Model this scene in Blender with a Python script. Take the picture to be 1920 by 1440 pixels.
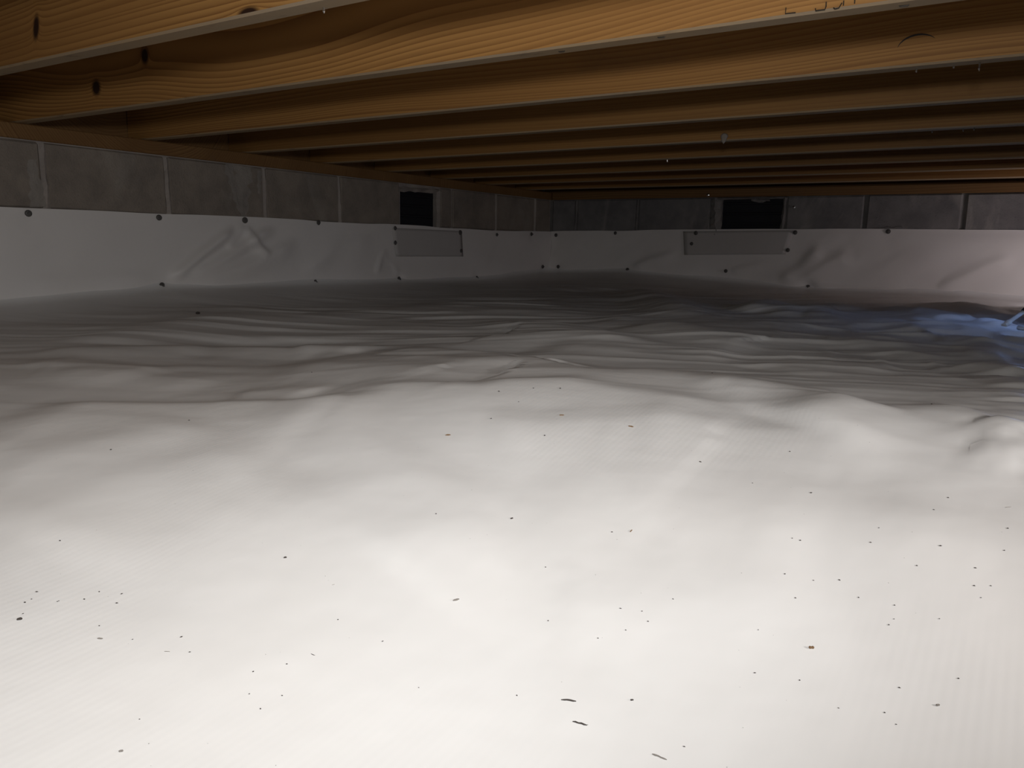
import bpy, bmesh, math, random
import numpy as np
from mathutils import Matrix, Vector

for o in list(bpy.data.objects):
    bpy.data.objects.remove(o)
SC = bpy.context.scene
COL = SC.collection

# ------------------------------------------------------------------ camera
cam_data = bpy.data.cameras.new('camera')
cam = bpy.data.objects.new('camera', cam_data)
COL.objects.link(cam)
cam_data.sensor_fit = 'HORIZONTAL'
cam_data.sensor_width = 36.0
cam_data.lens = 1462.0 * 36.0 / 1920.0
cam_data.clip_start = 0.01
right = (0.8378292, 0.5456004, 0.0190392)
up = (-0.1114912, 0.1368591, 0.9842963)
fwd = (-0.5344268, 0.8267949, -0.1754942)
cam.matrix_world = Matrix(((right[0], up[0], -fwd[0], 0.0),
                           (right[1], up[1], -fwd[1], 0.0),
                           (right[2], up[2], -fwd[2], 0.30),
                           (0, 0, 0, 1)))
SC.camera = cam

# ------------------------------------------------------------------ world, lamps, exposure
world = bpy.data.worlds.new('world')
SC.world = world
world.use_nodes = True
bg = world.node_tree.nodes['Background']
bg.inputs[0].default_value = (0.30, 0.32, 0.36, 1)
bg.inputs[1].default_value = 0.004
SC.view_settings.view_transform = 'Standard'
SC.view_settings.look = 'None'
SC.view_settings.gamma = 1.0
SC.view_settings.use_curve_mapping = False
SC.view_settings.exposure = 0.0
SC.cycles.max_bounces = 6
SC.cycles.diffuse_bounces = 4
SC.cycles.glossy_bounces = 2
SC.cycles.transmission_bounces = 0
SC.cycles.caustics_reflective = False
SC.cycles.caustics_refractive = False


def add_light(name, kind, loc, energy, color, target=None, **kw):
    d = bpy.data.lights.new(name, kind)
    d.energy = energy
    d.color = color
    for k, v in kw.items():
        setattr(d, k, v)
    o = bpy.data.objects.new(name, d)
    o.location = loc
    if target is not None:
        o.rotation_euler = (Vector(target) - Vector(loc)).to_track_quat('-Z', 'Y').to_euler()
    COL.objects.link(o)
    return o


# lamp worn by the photographer, just behind and above the phone
add_light('head_lamp', 'SPOT', (0.02, -0.03, 0.475), 32.5, (1.0, 0.997, 0.985), target=(-1.0, 0.84, 0.43),
          spot_size=math.radians(150), spot_blend=1.0, shadow_soft_size=0.05)

# fill light added out of the picture on the right, raking over the near liner
add_light('side_fill', 'SPOT', (0.50, 0.56, 0.29), 12.5, (1.0, 0.945, 0.91), target=(-0.12, 0.78, 0.04),
          spot_size=math.radians(105), spot_blend=1.0, shadow_soft_size=0.03)

# ------------------------------------------------------------------ traced world data (metres)
RIDGES = [
 ([(-1.066, 0.458), (-0.983, 0.514), (-0.891, 0.565), (-0.828, 0.604), (-0.774, 0.635), (-0.683, 0.672), (-0.643, 0.725)], 0.014, 0.180, 0.050),
 ([(-0.800, 0.728), (-0.667, 0.752), (-0.609, 0.767), (-0.553, 0.782), (-0.531, 0.821), (-0.475, 0.860), (-0.419, 0.861), (-0.337, 0.875), (-0.259, 0.886), (-0.208, 0.884)], 0.015, 0.180, 0.060),
 ([(-0.700, 0.990), (-0.684, 1.056), (-0.629, 1.074), (-0.527, 0.993), (-0.477, 1.022), (-0.447, 1.068), (-0.381, 1.090), (-0.303, 1.089), (-0.227, 1.100)], 0.012, 0.140, 0.070),
 ([(-0.349, 0.981), (-0.305, 1.022), (-0.260, 1.037), (-0.202, 1.033), (-0.158, 1.053)], 0.010, 0.090, 0.050),
 ([(-0.216, 0.873), (-0.184, 0.932), (-0.151, 1.007)], 0.010, 0.060, 0.060),
 ([(-0.204, 0.870), (-0.162, 0.911), (-0.114, 0.954), (-0.063, 0.989), (-0.003, 1.038)], 0.012, 0.140, 0.060),
 ([(-0.378, 0.775), (-0.331, 0.785), (-0.276, 0.801), (-0.213, 0.831), (-0.152, 0.862), (-0.117, 0.857), (-0.074, 0.855)], 0.008, 0.100, 0.050),
 ([(-0.471, 0.667), (-0.445, 0.690), (-0.373, 0.740), (-0.325, 0.758)], 0.006, 0.080, 0.050),
 ([(-1.085, 1.531), (-1.070, 1.650), (-1.006, 1.674), (-0.846, 1.524), (-0.744, 1.518), (-0.646, 1.594)], 0.016, 0.160, 0.100),
 ([(-0.798, 1.824), (-0.746, 1.802), (-0.612, 1.732), (-0.499, 1.630), (-0.428, 1.633)], 0.014, 0.160, 0.100),
 ([(-1.546, 3.451), (-1.186, 2.851), (-0.936, 2.409), (-0.732, 2.024)], 0.026, 0.100, 0.100),
 ([(-1.502, 0.653), (-1.594, 0.817), (-1.670, 1.004), (-1.719, 1.174), (-1.748, 1.355), (-1.596, 1.599), (-1.590, 1.795), (-1.564, 2.054), (-1.531, 2.358)], 0.012, 0.160, 0.100),
 ([(-1.500, 0.706), (-1.485, 0.755), (-1.452, 0.818), (-1.421, 0.886), (-1.334, 0.968)], 0.010, 0.100, 0.060),
 ([(-1.121, 0.997), (-0.972, 1.011), (-0.821, 1.005), (-0.700, 0.990), (-0.620, 0.958)], 0.012, 0.120, 0.060),
 ([(-1.063, 1.168), (-0.985, 1.174), (-0.838, 1.150), (-0.715, 1.104), (-0.693, 1.211)], 0.011, 0.120, 0.060),
 ([(-1.034, 0.850), (-0.957, 0.896), (-0.836, 0.893), (-0.701, 0.884), (-0.656, 0.927)], 0.009, 0.100, 0.060),
 ([(-1.379, 0.614), (-1.361, 0.672), (-1.261, 0.721), (-1.136, 0.752)], 0.008, 0.080, 0.050),
 ([(-1.262, 0.590), (-1.229, 0.654), (-1.113, 0.708), (-1.003, 0.743)], 0.006, 0.070, 0.050),
 ([(-0.908, 0.672), (-0.873, 0.698), (-0.842, 0.727), (-0.782, 0.730)], 0.006, 0.060, 0.050),
 ([(-1.219, 1.057), (-1.160, 1.115), (-1.053, 1.125)], 0.008, 0.100, 0.070),
 ([(-0.823, 1.349), (-0.699, 1.346), (-0.601, 1.380), (-0.491, 1.426), (-0.399, 1.457)], 0.009, 0.140, 0.090),
 ([(-0.380, 1.324), (-0.317, 1.435), (-0.235, 1.473), (-0.149, 1.465)], 0.008, 0.140, 0.090),
 ([(-1.075, 2.063), (-0.918, 2.096), (-0.718, 2.069), (-0.528, 2.055), (-0.403, 2.084)], 0.010, 0.200, 0.120),
 ([(-0.331, 1.781), (-0.237, 1.865), (-0.132, 1.838), (-0.035, 1.765)], 0.010, 0.160, 0.090),
 ([(-0.451, 3.154), (-0.326, 2.997), (-0.211, 2.781), (-0.135, 2.493)], 0.022, 0.100, 0.100),
 ([(-0.351, 3.559), (-0.190, 3.396), (-0.077, 3.096), (0.001, 2.838)], 0.020, 0.100, 0.090),
 ([(-0.155, 2.110), (-0.087, 2.071), (-0.022, 1.959), (0.017, 1.880)], 0.014, 0.070, 0.060),
 ([(-0.141, 2.610), (-0.071, 2.509), (0.005, 2.279)], 0.012, 0.060, 0.050),
 ([(-0.284, 2.515), (-0.208, 2.437), (-0.132, 2.266)], 0.012, 0.080, 0.060),
 ([(-0.064, 1.628), (-0.022, 1.596), (0.025, 1.557)], 0.016, 0.070, 0.040),
 ([(-0.331, 2.448), (-0.244, 2.289), (-0.164, 2.223)], 0.010, 0.080, 0.060),
 ([(-0.697, 2.418), (-0.733, 2.694), (-0.721, 2.854)], 0.022, 0.080, 0.060),
 ([(-0.596, 2.341), (-0.594, 2.556), (-0.532, 2.564), (-0.443, 2.352)], 0.016, 0.080, 0.060),
 ([(-0.600, 2.802), (-0.579, 3.046), (-0.485, 2.926)], 0.020, 0.100, 0.080),
 ([(-0.828, 0.322), (-0.804, 0.364), (-0.800, 0.414), (-0.790, 0.485), (-0.800, 0.561)], 0.006, 0.070, 0.060),
 ([(-0.677, 0.259), (-0.674, 0.281), (-0.677, 0.335), (-0.687, 0.390), (-0.671, 0.438), (-0.663, 0.484), (-0.645, 0.540)], 0.009, 0.110, 0.070),
 ([(-0.588, 0.342), (-0.566, 0.376), (-0.545, 0.414), (-0.521, 0.452), (-0.495, 0.485), (-0.481, 0.542), (-0.463, 0.619)], 0.006, 0.110, 0.080),
 ([(-0.355, 0.545), (-0.309, 0.586), (-0.229, 0.599), (-0.165, 0.612), (-0.101, 0.620)], 0.006, 0.120, 0.080),
 ([(-0.331, 0.596), (-0.300, 0.642), (-0.239, 0.686), (-0.181, 0.694), (-0.120, 0.688), (-0.051, 0.698), (0.016, 0.715)], 0.006, 0.120, 0.070),
 ([(-0.235, 0.429), (-0.213, 0.466), (-0.185, 0.493), (-0.144, 0.520), (-0.074, 0.558)], 0.004, 0.080, 0.050),
 ([(-0.397, 0.421), (-0.380, 0.479), (-0.341, 0.524)], 0.004, 0.080, 0.050),
 ([(-0.022, 1.500), (-0.003, 1.427), (0.024, 1.309)], 0.008, 0.050, 0.040),
 ([(-0.012, 1.234), (0.003, 1.203), (0.023, 1.166)], 0.007, 0.050, 0.030),
 ([(-0.011, 0.985), (0.009, 0.973), (0.028, 0.962)], 0.007, 0.050, 0.030),
 ([(-0.025, 0.893), (-0.002, 0.887), (0.024, 0.881)], 0.006, 0.050, 0.030),
]
LEFT_FASTENERS = [(1.197, 0.365), (1.618, 0.369), (1.971, 0.373), (2.341, 0.377), (2.819, 0.367), (2.819, 0.3), (3.326, 0.359), (3.336, 0.265), (1.613, 0.138), (2.315, 0.13), (2.843, 0.13), (3.478, 0.12), (3.668, 0.355), (4.035, 0.366), (3.967, 0.127), (4.175, 0.172)]
FAR_FASTENERS = [(-2.451, 0.365), (-2.048, 0.381), (-1.555, 0.385), (-1.576, 0.326), (-1.02, 0.392), (-1.05, 0.301), (-2.429, 0.173), (-1.959, 0.169), (-1.372, 0.182), (-0.933, 0.114), (-0.58, 0.4)]
LEFT_TOP = [(1.125, 0.379), (2.031, 0.385), (2.88, 0.383), (3.62, 0.377), (4.229, 0.386)]
FAR_TOP = [(-2.498, 0.387), (-1.637, 0.402), (-1.0, 0.41), (-0.053, 0.413)]
LEFT_FOLDS = [([(1.623, 0.145), (1.766, 0.249), (1.931, 0.354)], 0.024, 0.026), ([(1.674, 0.147), (1.878, 0.239), (2.028, 0.32), (2.133, 0.354)], 0.02, 0.032), ([(1.716, 0.136), (1.948, 0.199), (2.24, 0.303)], 0.018, 0.045), ([(1.971, 0.369), (2.002, 0.3), (2.075, 0.239)], 0.015, 0.025), ([(1.971, 0.369), (1.941, 0.319), (1.879, 0.259)], 0.008, 0.02), ([(2.235, 0.152), (2.416, 0.261), (2.682, 0.334)], 0.008, 0.05), ([(2.678, 0.154), (2.723, 0.238), (2.77, 0.275)], 0.01, 0.02), ([(2.843, 0.138), (2.806, 0.201), (2.734, 0.25)], 0.008, 0.02), ([(1.134, 0.147), (1.339, 0.165), (1.614, 0.167)], 0.006, 0.05)]
FAR_FOLDS = [([(-1.372, 0.182), (-1.234, 0.218), (-1.057, 0.276)], 0.014, 0.03), ([(-1.952, 0.172), (-1.82, 0.228), (-1.598, 0.287)], 0.012, 0.04), ([(-1.086, 0.13), (-0.96, 0.245), (-0.874, 0.329)], 0.016, 0.05), ([(-0.977, 0.135), (-0.829, 0.249), (-0.732, 0.305)], 0.01, 0.05), ([(-0.934, 0.123), (-0.714, 0.105), (-0.355, 0.104)], 0.008, 0.03), ([(-0.357, 0.122), (-0.149, 0.243), (-0.029, 0.295)], 0.01, 0.05)]
LEFT_CREASE = [(1.101, 0.109), (1.612, 0.134), (2.321, 0.128), (3.473, 0.117), (4.341, 0.143)]
FAR_CREASE = [(-2.459, 0.145), (-1.969, 0.162), (-0.935, 0.109), (-0.244, 0.115), (0.013, 0.103)]
LEFT_PATCH = [(2.801, 0.368), (3.34, 0.367), (3.356, 0.235), (2.825, 0.236)]
FAR_PATCH = [(-1.63, 0.393), (-1.026, 0.403), (-1.06, 0.279), (-1.616, 0.263)]
LEFT_VENT = [(2.874, 0.536), (3.147, 0.553), (3.147, 0.386), (2.872, 0.378)]
FAR_VENT = [(-1.428, 0.568), (-1.096, 0.564), (-1.095, 0.413), (-1.417, 0.412)]
LEFT_JOINTS = [1.255, 1.665, 2.078, 2.476, 2.873, 3.27, 3.67, 4.085]
FAR_JOINTS = [-2.321, -1.918, -1.458, -1.087, -0.694, -0.269]
SLIVERS = [
 ((-0.182, 0.359), 0.0086, -0.35, 'dark', 'longest dark wood sliver lying on the white liner near the bottom'),
 ((-0.197, 0.373), 0.0089, -0.10, 'dark', 'short dark sliver just above the longest dark sliver'),
 ((-0.166, 0.394), 0.0019, 0.00, 'dark', 'small dark crumb right of the two slivers at the bottom'),
 ((-0.088, 0.498), 0.0034, 0.00, 'brown', 'reddish brown bark crumb on the lower right liner'),
 ((-0.315, 0.419), 0.0048, 0.35, 'grey', 'slanted grey wood splinter on the lower middle of the liner'),
 ((-0.248, 0.569), 0.0035, 0.90, 'brown', 'brown bark chip standing out beside a tiny speck mid liner'),
 ((-0.542, 0.232), 0.0033, 0.60, 'dark', 'dark grey crumb close to the left edge of the picture'),
 ((-0.480, 0.252), 0.0036, 0.10, 'grey', 'pale grey splinter on the lower left of the liner'),
 ((-0.433, 0.269), 0.0038, 0.00, 'grey', 'thin flat grey straw right of the pale splinter'),
 ((-0.371, 0.201), 0.0022, 0.20, 'grey', 'grey crumb at the very bottom left of the liner'),
 ((-0.498, 0.646), 0.0056, 0.00, 'brown', 'brown wood chip on the liner left of the picture centre'),
 ((-0.336, 0.757), 0.0057, -0.40, 'brown', 'brown wood chip on the liner right of the picture centre'),
 ((-0.417, 0.749), 0.0052, 0.00, 'brown', 'thin brown shaving between the two brown chips, higher up'),
 ((-0.462, 0.391), 0.0024, 0.30, 'dark', 'lone black crumb on the left half of the liner'),
 ((-0.404, 0.386), 0.0023, 0.60, 'grey', 'curved thin grey fibre right of the lone black crumb'),
 ((-0.355, 0.320), 0.0036, -0.50, 'dark', 'small dark crumb below the curved grey fibre'),
 ((-0.346, 0.539), 0.0025, 0.50, 'dark', 'small dark crumb straight above the slanted splinter'),
 ((-0.014, 0.483), 0.0024, 0.20, 'grey', 'round grey crumb at the lower right corner of the liner'),
 ((-0.134, 0.359), 0.0083, -0.50, 'grey', 'grey crumb at the bottom edge right of the longest sliver'),
 ((0.011, 0.769), 0.0053, 0.10, 'grey', 'pale straw by the right edge of the picture'),
 ((-1.894, 1.330), 0.0121, 0.00, 'dark', 'dark crumb on the shaded liner before the left wall'),
]
SPECKS = [(-0.563, 0.250), (-0.626, 0.303), (-0.537, 0.284), (-0.522, 0.292), (-0.535, 0.272), (-0.546, 0.259), (-0.546, 0.260), (-0.513, 0.283), (-0.495, 0.260), (-0.463, 0.264), (-0.440, 0.284), (-0.328, 0.356), (-0.361, 0.304), (-0.357, 0.272), (-0.341, 0.267), (-0.278, 0.333), (-0.340, 0.282), (-0.372, 0.287), (-0.421, 0.277), (-0.370, 0.357), (-0.401, 0.504), (-0.548, 0.237), (-0.562, 0.245), (-0.570, 0.257), (-0.388, 0.222), (-0.188, 0.702), (-0.138, 0.710), (-0.034, 0.764), (0.012, 0.726), (-0.261, 0.560), (-0.284, 0.492), (-0.124, 0.570), (-0.105, 0.577), (-0.089, 0.588), (-0.073, 0.573), (-0.110, 0.545), (-0.050, 0.575), (-0.048, 0.559), (-0.022, 0.573), (-0.000, 0.612), (-0.005, 0.625), (0.005, 0.631), (-0.006, 0.650), (-0.076, 0.672), (-0.078, 0.647), (-0.132, 0.622), (-0.183, 0.499), (-0.210, 0.470), (-0.196, 0.475), (-0.188, 0.467), (-0.197, 0.451), (-0.210, 0.436), (-0.126, 0.623), (-0.043, 0.631), (-0.112, 0.456), (-0.062, 0.451), (-0.006, 0.515), (-0.035, 0.489), (-0.039, 0.461), (-0.032, 0.454), (-0.225, 0.360), (-0.122, 0.497), (-0.087, 0.464), (-0.050, 0.551), (0.011, 0.687), (-0.042, 0.731), (-0.031, 0.667), (-0.249, 0.437), (-0.134, 0.359), (-0.126, 0.374), (-0.480, 0.701), (-0.484, 0.764), (-0.495, 0.815), (-0.523, 0.780), (-0.467, 0.833), (-0.370, 1.117), (-0.074, 1.025), (-0.916, 0.840), (-0.778, 0.435), (-0.799, 0.542), (-0.405, 0.692), (-0.245, 0.721), (-0.178, 0.794)]
STAND_FEET = [(-0.024, 2.424), (0.003, 2.416)]



# ------------------------------------------------------------------ helpers
def link(name, me, mat=None, parent=None):
    o = bpy.data.objects.new(name, me)
    if mat is not None:
        for m in (mat if isinstance(mat, (list, tuple)) else [mat]):
            me.materials.append(m)
    COL.objects.link(o)
    if parent is not None:
        o.parent = parent
    return o


def mesh(name, verts, faces, smooth=False):
    me = bpy.data.meshes.new(name)
    me.from_pydata(verts, [], faces)
    bm = bmesh.new(); bm.from_mesh(me)
    bmesh.ops.recalc_face_normals(bm, faces=bm.faces)
    bm.to_mesh(me); bm.free()
    if smooth:
        me.polygons.foreach_set('use_smooth', [True] * len(me.polygons))
    return me


def tag(o, label, cat=None, group=None, kind=None):
    o['label'] = label
    if cat: o['category'] = cat
    if group: o['group'] = group
    if kind: o['kind'] = kind
    return o


def empty(name, loc):
    o = bpy.data.objects.new(name, None)
    o.location = loc
    o.empty_display_size = 0.05
    COL.objects.link(o)
    return o


def chamfer_box(sx, sy, sz, c, jit=0.0, rng=None):
    """box centred at 0 with chamfered edges; returns verts, faces"""
    hx, hy, hz = sx / 2, sy / 2, sz / 2
    bm = bmesh.new()
    bmesh.ops.create_cube(bm, size=1.0)
    for v in bm.verts:
        v.co = Vector((v.co.x * sx, v.co.y * sy, v.co.z * sz))
    bmesh.ops.bevel(bm, geom=list(bm.edges), offset=c, segments=1, affect='EDGES', profile=0.5)
    if jit and rng:
        for v in bm.verts:
            v.co += Vector([rng.uniform(-jit, jit) for _ in range(3)])
    me = bpy.data.meshes.new('box')
    bm.to_mesh(me); bm.free()
    return me


def tube(points, radii, n=8, cap=True):
    """verts, faces of a tube along points"""
    pts = [Vector(p) for p in points]
    if not isinstance(radii, (list, tuple)):
        radii = [radii] * len(pts)
    vs, fs = [], []
    for i, p in enumerate(pts):
        a = pts[max(i - 1, 0)]; b = pts[min(i + 1, len(pts) - 1)]
        t = (b - a).normalized()
        u = t.orthogonal().normalized() if i == 0 else (u - t * u.dot(t)).normalized()
        w = t.cross(u)
        for k in range(n):
            an = 2 * math.pi * k / n
            vs.append(p + (u * math.cos(an) + w * math.sin(an)) * radii[i])
    for i in range(len(pts) - 1):
        for k in range(n):
            fs.append((i * n + k, i * n + (k + 1) % n, (i + 1) * n + (k + 1) % n, (i + 1) * n + k))
    if cap:
        fs.append(tuple(range(n))[::-1])
        fs.append(tuple(range((len(pts) - 1) * n, len(pts) * n)))
    return vs, fs


# ------------------------------------------------------------------ materials
class NT:
    def __init__(self, name, rough=0.6, spec=0.3):
        self.m = bpy.data.materials.new(name)
        self.m.use_nodes = True
        self.t = self.m.node_tree
        self.b = self.t.nodes['Principled BSDF']
        self.b.inputs['Roughness'].default_value = rough
        self.b.inputs['Specular IOR Level'].default_value = spec

    def n(self, typ, **kw):
        nd = self.t.nodes.new(typ)
        for k, v in kw.items():
            if k.startswith('i_'):
                key = k[2:]
                key = int(key) if key.isdigit() else key.replace('_', ' ')
                self.set(nd.inputs[key], v)
            else:
                setattr(nd, k, v)
        return nd

    def set(self, sock, v):
        if isinstance(v, bpy.types.NodeSocket):
            self.t.links.new(v, sock)
        else:
            sock.default_value = v

    def math(self, op, a, b=0.0, c=0.0, clamp=False):
        nd = self.n('ShaderNodeMath', operation=op, use_clamp=clamp)
        self.set(nd.inputs[0], a); self.set(nd.inputs[1], b); self.set(nd.inputs[2], c)
        return nd.outputs[0]

    def mix(self, fac, a, b, blend='MIX'):
        nd = self.n('ShaderNodeMix', data_type='RGBA', blend_type=blend)
        self.set(nd.inputs[0], fac); self.set(nd.inputs[6], a); self.set(nd.inputs[7], b)
        return nd.outputs[2]

    def noise(self, vec, scale, detail=3.0, rough=0.5, dist=0.0):
        nd = self.n('ShaderNodeTexNoise')
        if vec is not None: self.set(nd.inputs['Vector'], vec)
        nd.inputs['Scale'].default_value = scale
        nd.inputs['Detail'].default_value = detail
        nd.inputs['Roughness'].default_value = rough
        nd.inputs['Distortion'].default_value = dist
        return nd.outputs['Fac']

    def mapv(self, vec, loc=(0, 0, 0), scale=(1, 1, 1)):
        nd = self.n('ShaderNodeMapping')
        self.set(nd.inputs['Vector'], vec)
        nd.inputs['Location'].default_value = loc
        nd.inputs['Scale'].default_value = scale
        return nd.outputs[0]

    def range(self, v, a, b, c=0.0, d=1.0):
        nd = self.n('ShaderNodeMapRange')
        self.set(nd.inputs[0], v)
        for i, x in enumerate((a, b, c, d)): nd.inputs[1 + i].default_value = x
        return nd.outputs[0]

    def bump(self, h, strength, dist):
        nd = self.n('ShaderNodeBump')
        nd.inputs['Strength'].default_value = strength
        nd.inputs['Distance'].default_value = dist
        self.set(nd.inputs['Height'], h)
        self.t.links.new(nd.outputs[0], self.b.inputs['Normal'])

    def color(self, c):
        self.set(self.b.inputs['Base Color'], c)

    def obj(self):
        return self.n('ShaderNodeTexCoord').outputs['Object']


def rgba(r, g, b): return (r, g, b, 1.0)


def liner_material(name, base=(0.81, 0.808, 0.80), scrim=True, dirt=0.5):
    q = NT(name, 0.42, 0.35)
    co = q.obj()
    n1 = q.noise(co, 2.2, 2)
    n2 = q.noise(co, 55.0, 1)
    tint = q.mix(q.range(n1, 0.35, 0.7), rgba(*base), rgba(base[0] * 0.955, base[1] * 0.945, base[2] * 0.935))
    smudge = q.range(q.noise(co, 6.5, 3, 0.65), 0.58, 0.80, 0.0, 0.10 * dirt)
    q.color(q.mix(smudge, tint, rgba(0.45, 0.41, 0.36)))
    q.set(q.b.inputs['Roughness'], q.range(n1, 0.3, 0.7, 0.36, 0.5))
    h = q.math('MULTIPLY', n2, 0.12)
    if scrim:
        sx = q.n('ShaderNodeSeparateXYZ'); q.set(sx.inputs[0], co)
        wx = q.math('SINE', q.math('MULTIPLY', sx.outputs[0], 2 * math.pi / 0.0062))
        wy = q.math('SINE', q.math('MULTIPLY', sx.outputs[1], 2 * math.pi / 0.0062))
        patch = q.range(q.noise(co, 3.1, 0), 0.42, 0.62)
        h = q.math('ADD', h, q.math('MULTIPLY', q.math('ADD', q.math('MULTIPLY', wx, 0.010), q.math('MULTIPLY', wy, 0.003)), patch))
    h = q.math('ADD', h, q.math('MULTIPLY', q.noise(co, 14.0, 2, 0.55, 0.0), 1.0))
    q.bump(h, 0.35, 0.004)
    return q.m


def wood_material(name, seed, knots=(), early=(0.34, 0.185, 0.062), late=(0.19, 0.080, 0.024), pith=(0.25, 0.3), ring=0.0055,
                  wander=0.03, contrast=0.9):
    """pine: growth rings about a wandering pith that runs along the board's length (object x)"""
    q = NT(name, 0.62, 0.25)
    co = q.obj()
    off = q.mapv(co, (seed * 3.17, seed * 1.3, seed * 0.7))
    big = q.noise(q.mapv(off, scale=(0.8, 2.0, 2.0)), 1.0, 1.0, 0.4)
    fine = q.noise(q.mapv(off, scale=(1.2, 30, 30)), 1.0, 3, 0.6)
    s = q.n('ShaderNodeSeparateXYZ'); q.set(s.inputs[0], co)
    dy = q.math('SUBTRACT', s.outputs[1], pith[0])
    dz = q.math('SUBTRACT', s.outputs[2], pith[1])
    dz = q.math('ADD', dz, q.math('MULTIPLY', q.math('SUBTRACT', big, 0.5), wander * 6))
    r = q.math('SQRT', q.math('ADD', q.math('MULTIPLY', dy, dy), q.math('MULTIPLY', dz, dz)))
    r = q.math('ADD', r, q.math('MULTIPLY', fine, 0.0016))
    kfac = None
    for (kx, kz, rx, rz, tilt) in knots:
        ux = q.math('SUBTRACT', s.outputs[0], kx)
        uz = q.math('SUBTRACT', s.outputs[2], kz)
        ux = q.math('ADD', ux, q.math('MULTIPLY', uz, tilt))
        e = q.math('SQRT', q.math('ADD', q.math('POWER', q.math('ABSOLUTE', q.math('DIVIDE', ux, rx)), 2.0),
                                  q.math('POWER', q.math('ABSOLUTE', q.math('DIVIDE', uz, rz)), 2.0)))
        r = q.math('ADD', r, q.math('DIVIDE', 0.012, q.math('ADD', 0.6, q.math('MULTIPLY', e, e))))
        f = q.range(e, 1.25, 0.65)
        kfac = f if kfac is None else q.math('MAXIMUM', kfac, f)
    rr = q.n('ShaderNodeCombineXYZ'); q.set(rr.inputs[0], q.math('MULTIPLY', r, 45.0)); rr.inputs[1].default_value = seed
    r = q.math('ADD', r, q.math('MULTIPLY', q.noise(rr.outputs[0], 1.0, 2.0), 0.022))
    ph = q.math('FRACT', q.math('DIVIDE', r, ring))
    band = q.math('POWER', ph, 1.7)
    band = q.math('MULTIPLY', band, q.range(ph, 1.0, 0.93))
    tone = q.noise(q.mapv(off, scale=(0.7, 6, 6)), 1.0, 3)
    e1 = q.mix(q.range(tone, 0.3, 0.7), rgba(*early), rgba(early[0] * 0.72, early[1] * 0.66, early[2] * 0.62))
    col = q.mix(q.math('MULTIPLY', band, q.range(tone, 0.35, 0.65, contrast, contrast * 0.55)), e1, rgba(*late))
    stain = q.range(q.noise(q.mapv(off, scale=(3, 9, 9)), 1.0, 5, 0.6), 0.62, 0.78, 0.0, 0.4)
    col = q.mix(stain, col, rgba(0.14, 0.085, 0.05))
    if kfac is not None:
        col = q.mix(kfac, col, rgba(0.035, 0.016, 0.009))
    q.color(col)
    q.bump(q.math('ADD', q.math('MULTIPLY', band, 0.5), fine), 0.2, 0.0006)
    return q.m


def edge_material():
    """dusty, weathered bottom edges of the joists"""
    q = NT('dusty_pine_edge', 0.75, 0.2)
    co = q.obj()
    a = q.noise(q.mapv(co, scale=(2, 14, 14)), 1.0, 4, 0.6)
    b = q.noise(q.mapv(co, scale=(14, 40, 40)), 1.0, 4, 0.6)
    c = q.mix(q.range(a, 0.3, 0.7), rgba(0.34, 0.235, 0.13), rgba(0.30, 0.23, 0.155))
    c = q.mix(q.range(b, 0.58, 0.72, 0, 0.6), c, rgba(0.16, 0.11, 0.07))
    q.color(c)
    q.bump(b, 0.3, 0.002)
    return q.m


def block_material(name, base, smear=0.5):
    q = NT(name, 0.9, 0.15)
    co = q.n('ShaderNodeNewGeometry').outputs['Position']
    n = q.noise(co, 9.0, 5, 0.6)
    g = q.noise(co, 160.0, 3, 0.6)
    c = q.mix(q.range(n, 0.35, 0.65), rgba(*base), rgba(base[0] * 0.72, base[1] * 0.72, base[2] * 0.74))
    sm = q.range(q.noise(q.mapv(co, scale=(5, 5, 2.2)), 1.0, 5, 0.65, 0.8), 0.56, 0.72, 0.0, smear)
    c = q.mix(sm, c, rgba(0.42, 0.40, 0.36))
    c = q.mix(q.range(g, 0.62, 0.75, 0.0, 0.5), c, rgba(base[0] * 0.4, base[1] * 0.4, base[2] * 0.4))
    q.color(c)
    q.bump(q.math('ADD', g, q.math('MULTIPLY', n, 2.0)), 0.5, 0.004)
    return q.m


def plain(name, col, rough=0.6, spec=0.3, metal=0.0, var=0.15, scale=40.0):
    q = NT(name, rough, spec)
    q.b.inputs['Metallic'].default_value = metal
    n = q.noise(q.obj(), scale, 3)
    q.color(q.mix(q.range(n, 0.3, 0.7), rgba(*col), rgba(*[c * (1 - var) for c in col])))
    return q.m


M_LINER = liner_material('white_floor_liner')
M_WALL_LINER = liner_material('white_wall_liner', (0.765, 0.74, 0.72), scrim=False, dirt=0.6)
M_PATCH = liner_material('grey_liner_patch', (0.52, 0.50, 0.485), scrim=False)
M_BLOCK_L = block_material('concrete_block_brown', (0.285, 0.245, 0.205), 0.25)
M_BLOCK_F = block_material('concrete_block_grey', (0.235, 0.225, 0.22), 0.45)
M_MORTAR = block_material('pale_mortar', (0.39, 0.345, 0.31), 0.3)
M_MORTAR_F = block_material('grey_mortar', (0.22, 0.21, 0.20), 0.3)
M_SMEAR = block_material('mortar_smear', (0.33, 0.30, 0.265), 0.35)
M_EDGE = edge_material()
M_SILL = wood_material('sill_pine', 21.0, early=(0.24, 0.135, 0.052), late=(0.12, 0.055, 0.02), pith=(0.2, 0.2), ring=0.008)
M_SUB = wood_material('subfloor_board', 33.0, early=(0.30, 0.17, 0.07), late=(0.17, 0.08, 0.03), pith=(0.1, 0.2), ring=0.01)
M_VENT = plain('black_vent', (0.012, 0.013, 0.018), 0.5)
M_FAST = plain('grey_fastener', (0.10, 0.095, 0.09), 0.5)
M_WIRE = plain('black_staple_wire', (0.03, 0.025, 0.02), 0.5, 0.4)
M_NAIL = plain('bright_nail', (0.75, 0.75, 0.74), 0.25, 0.5, 1.0)
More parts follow.
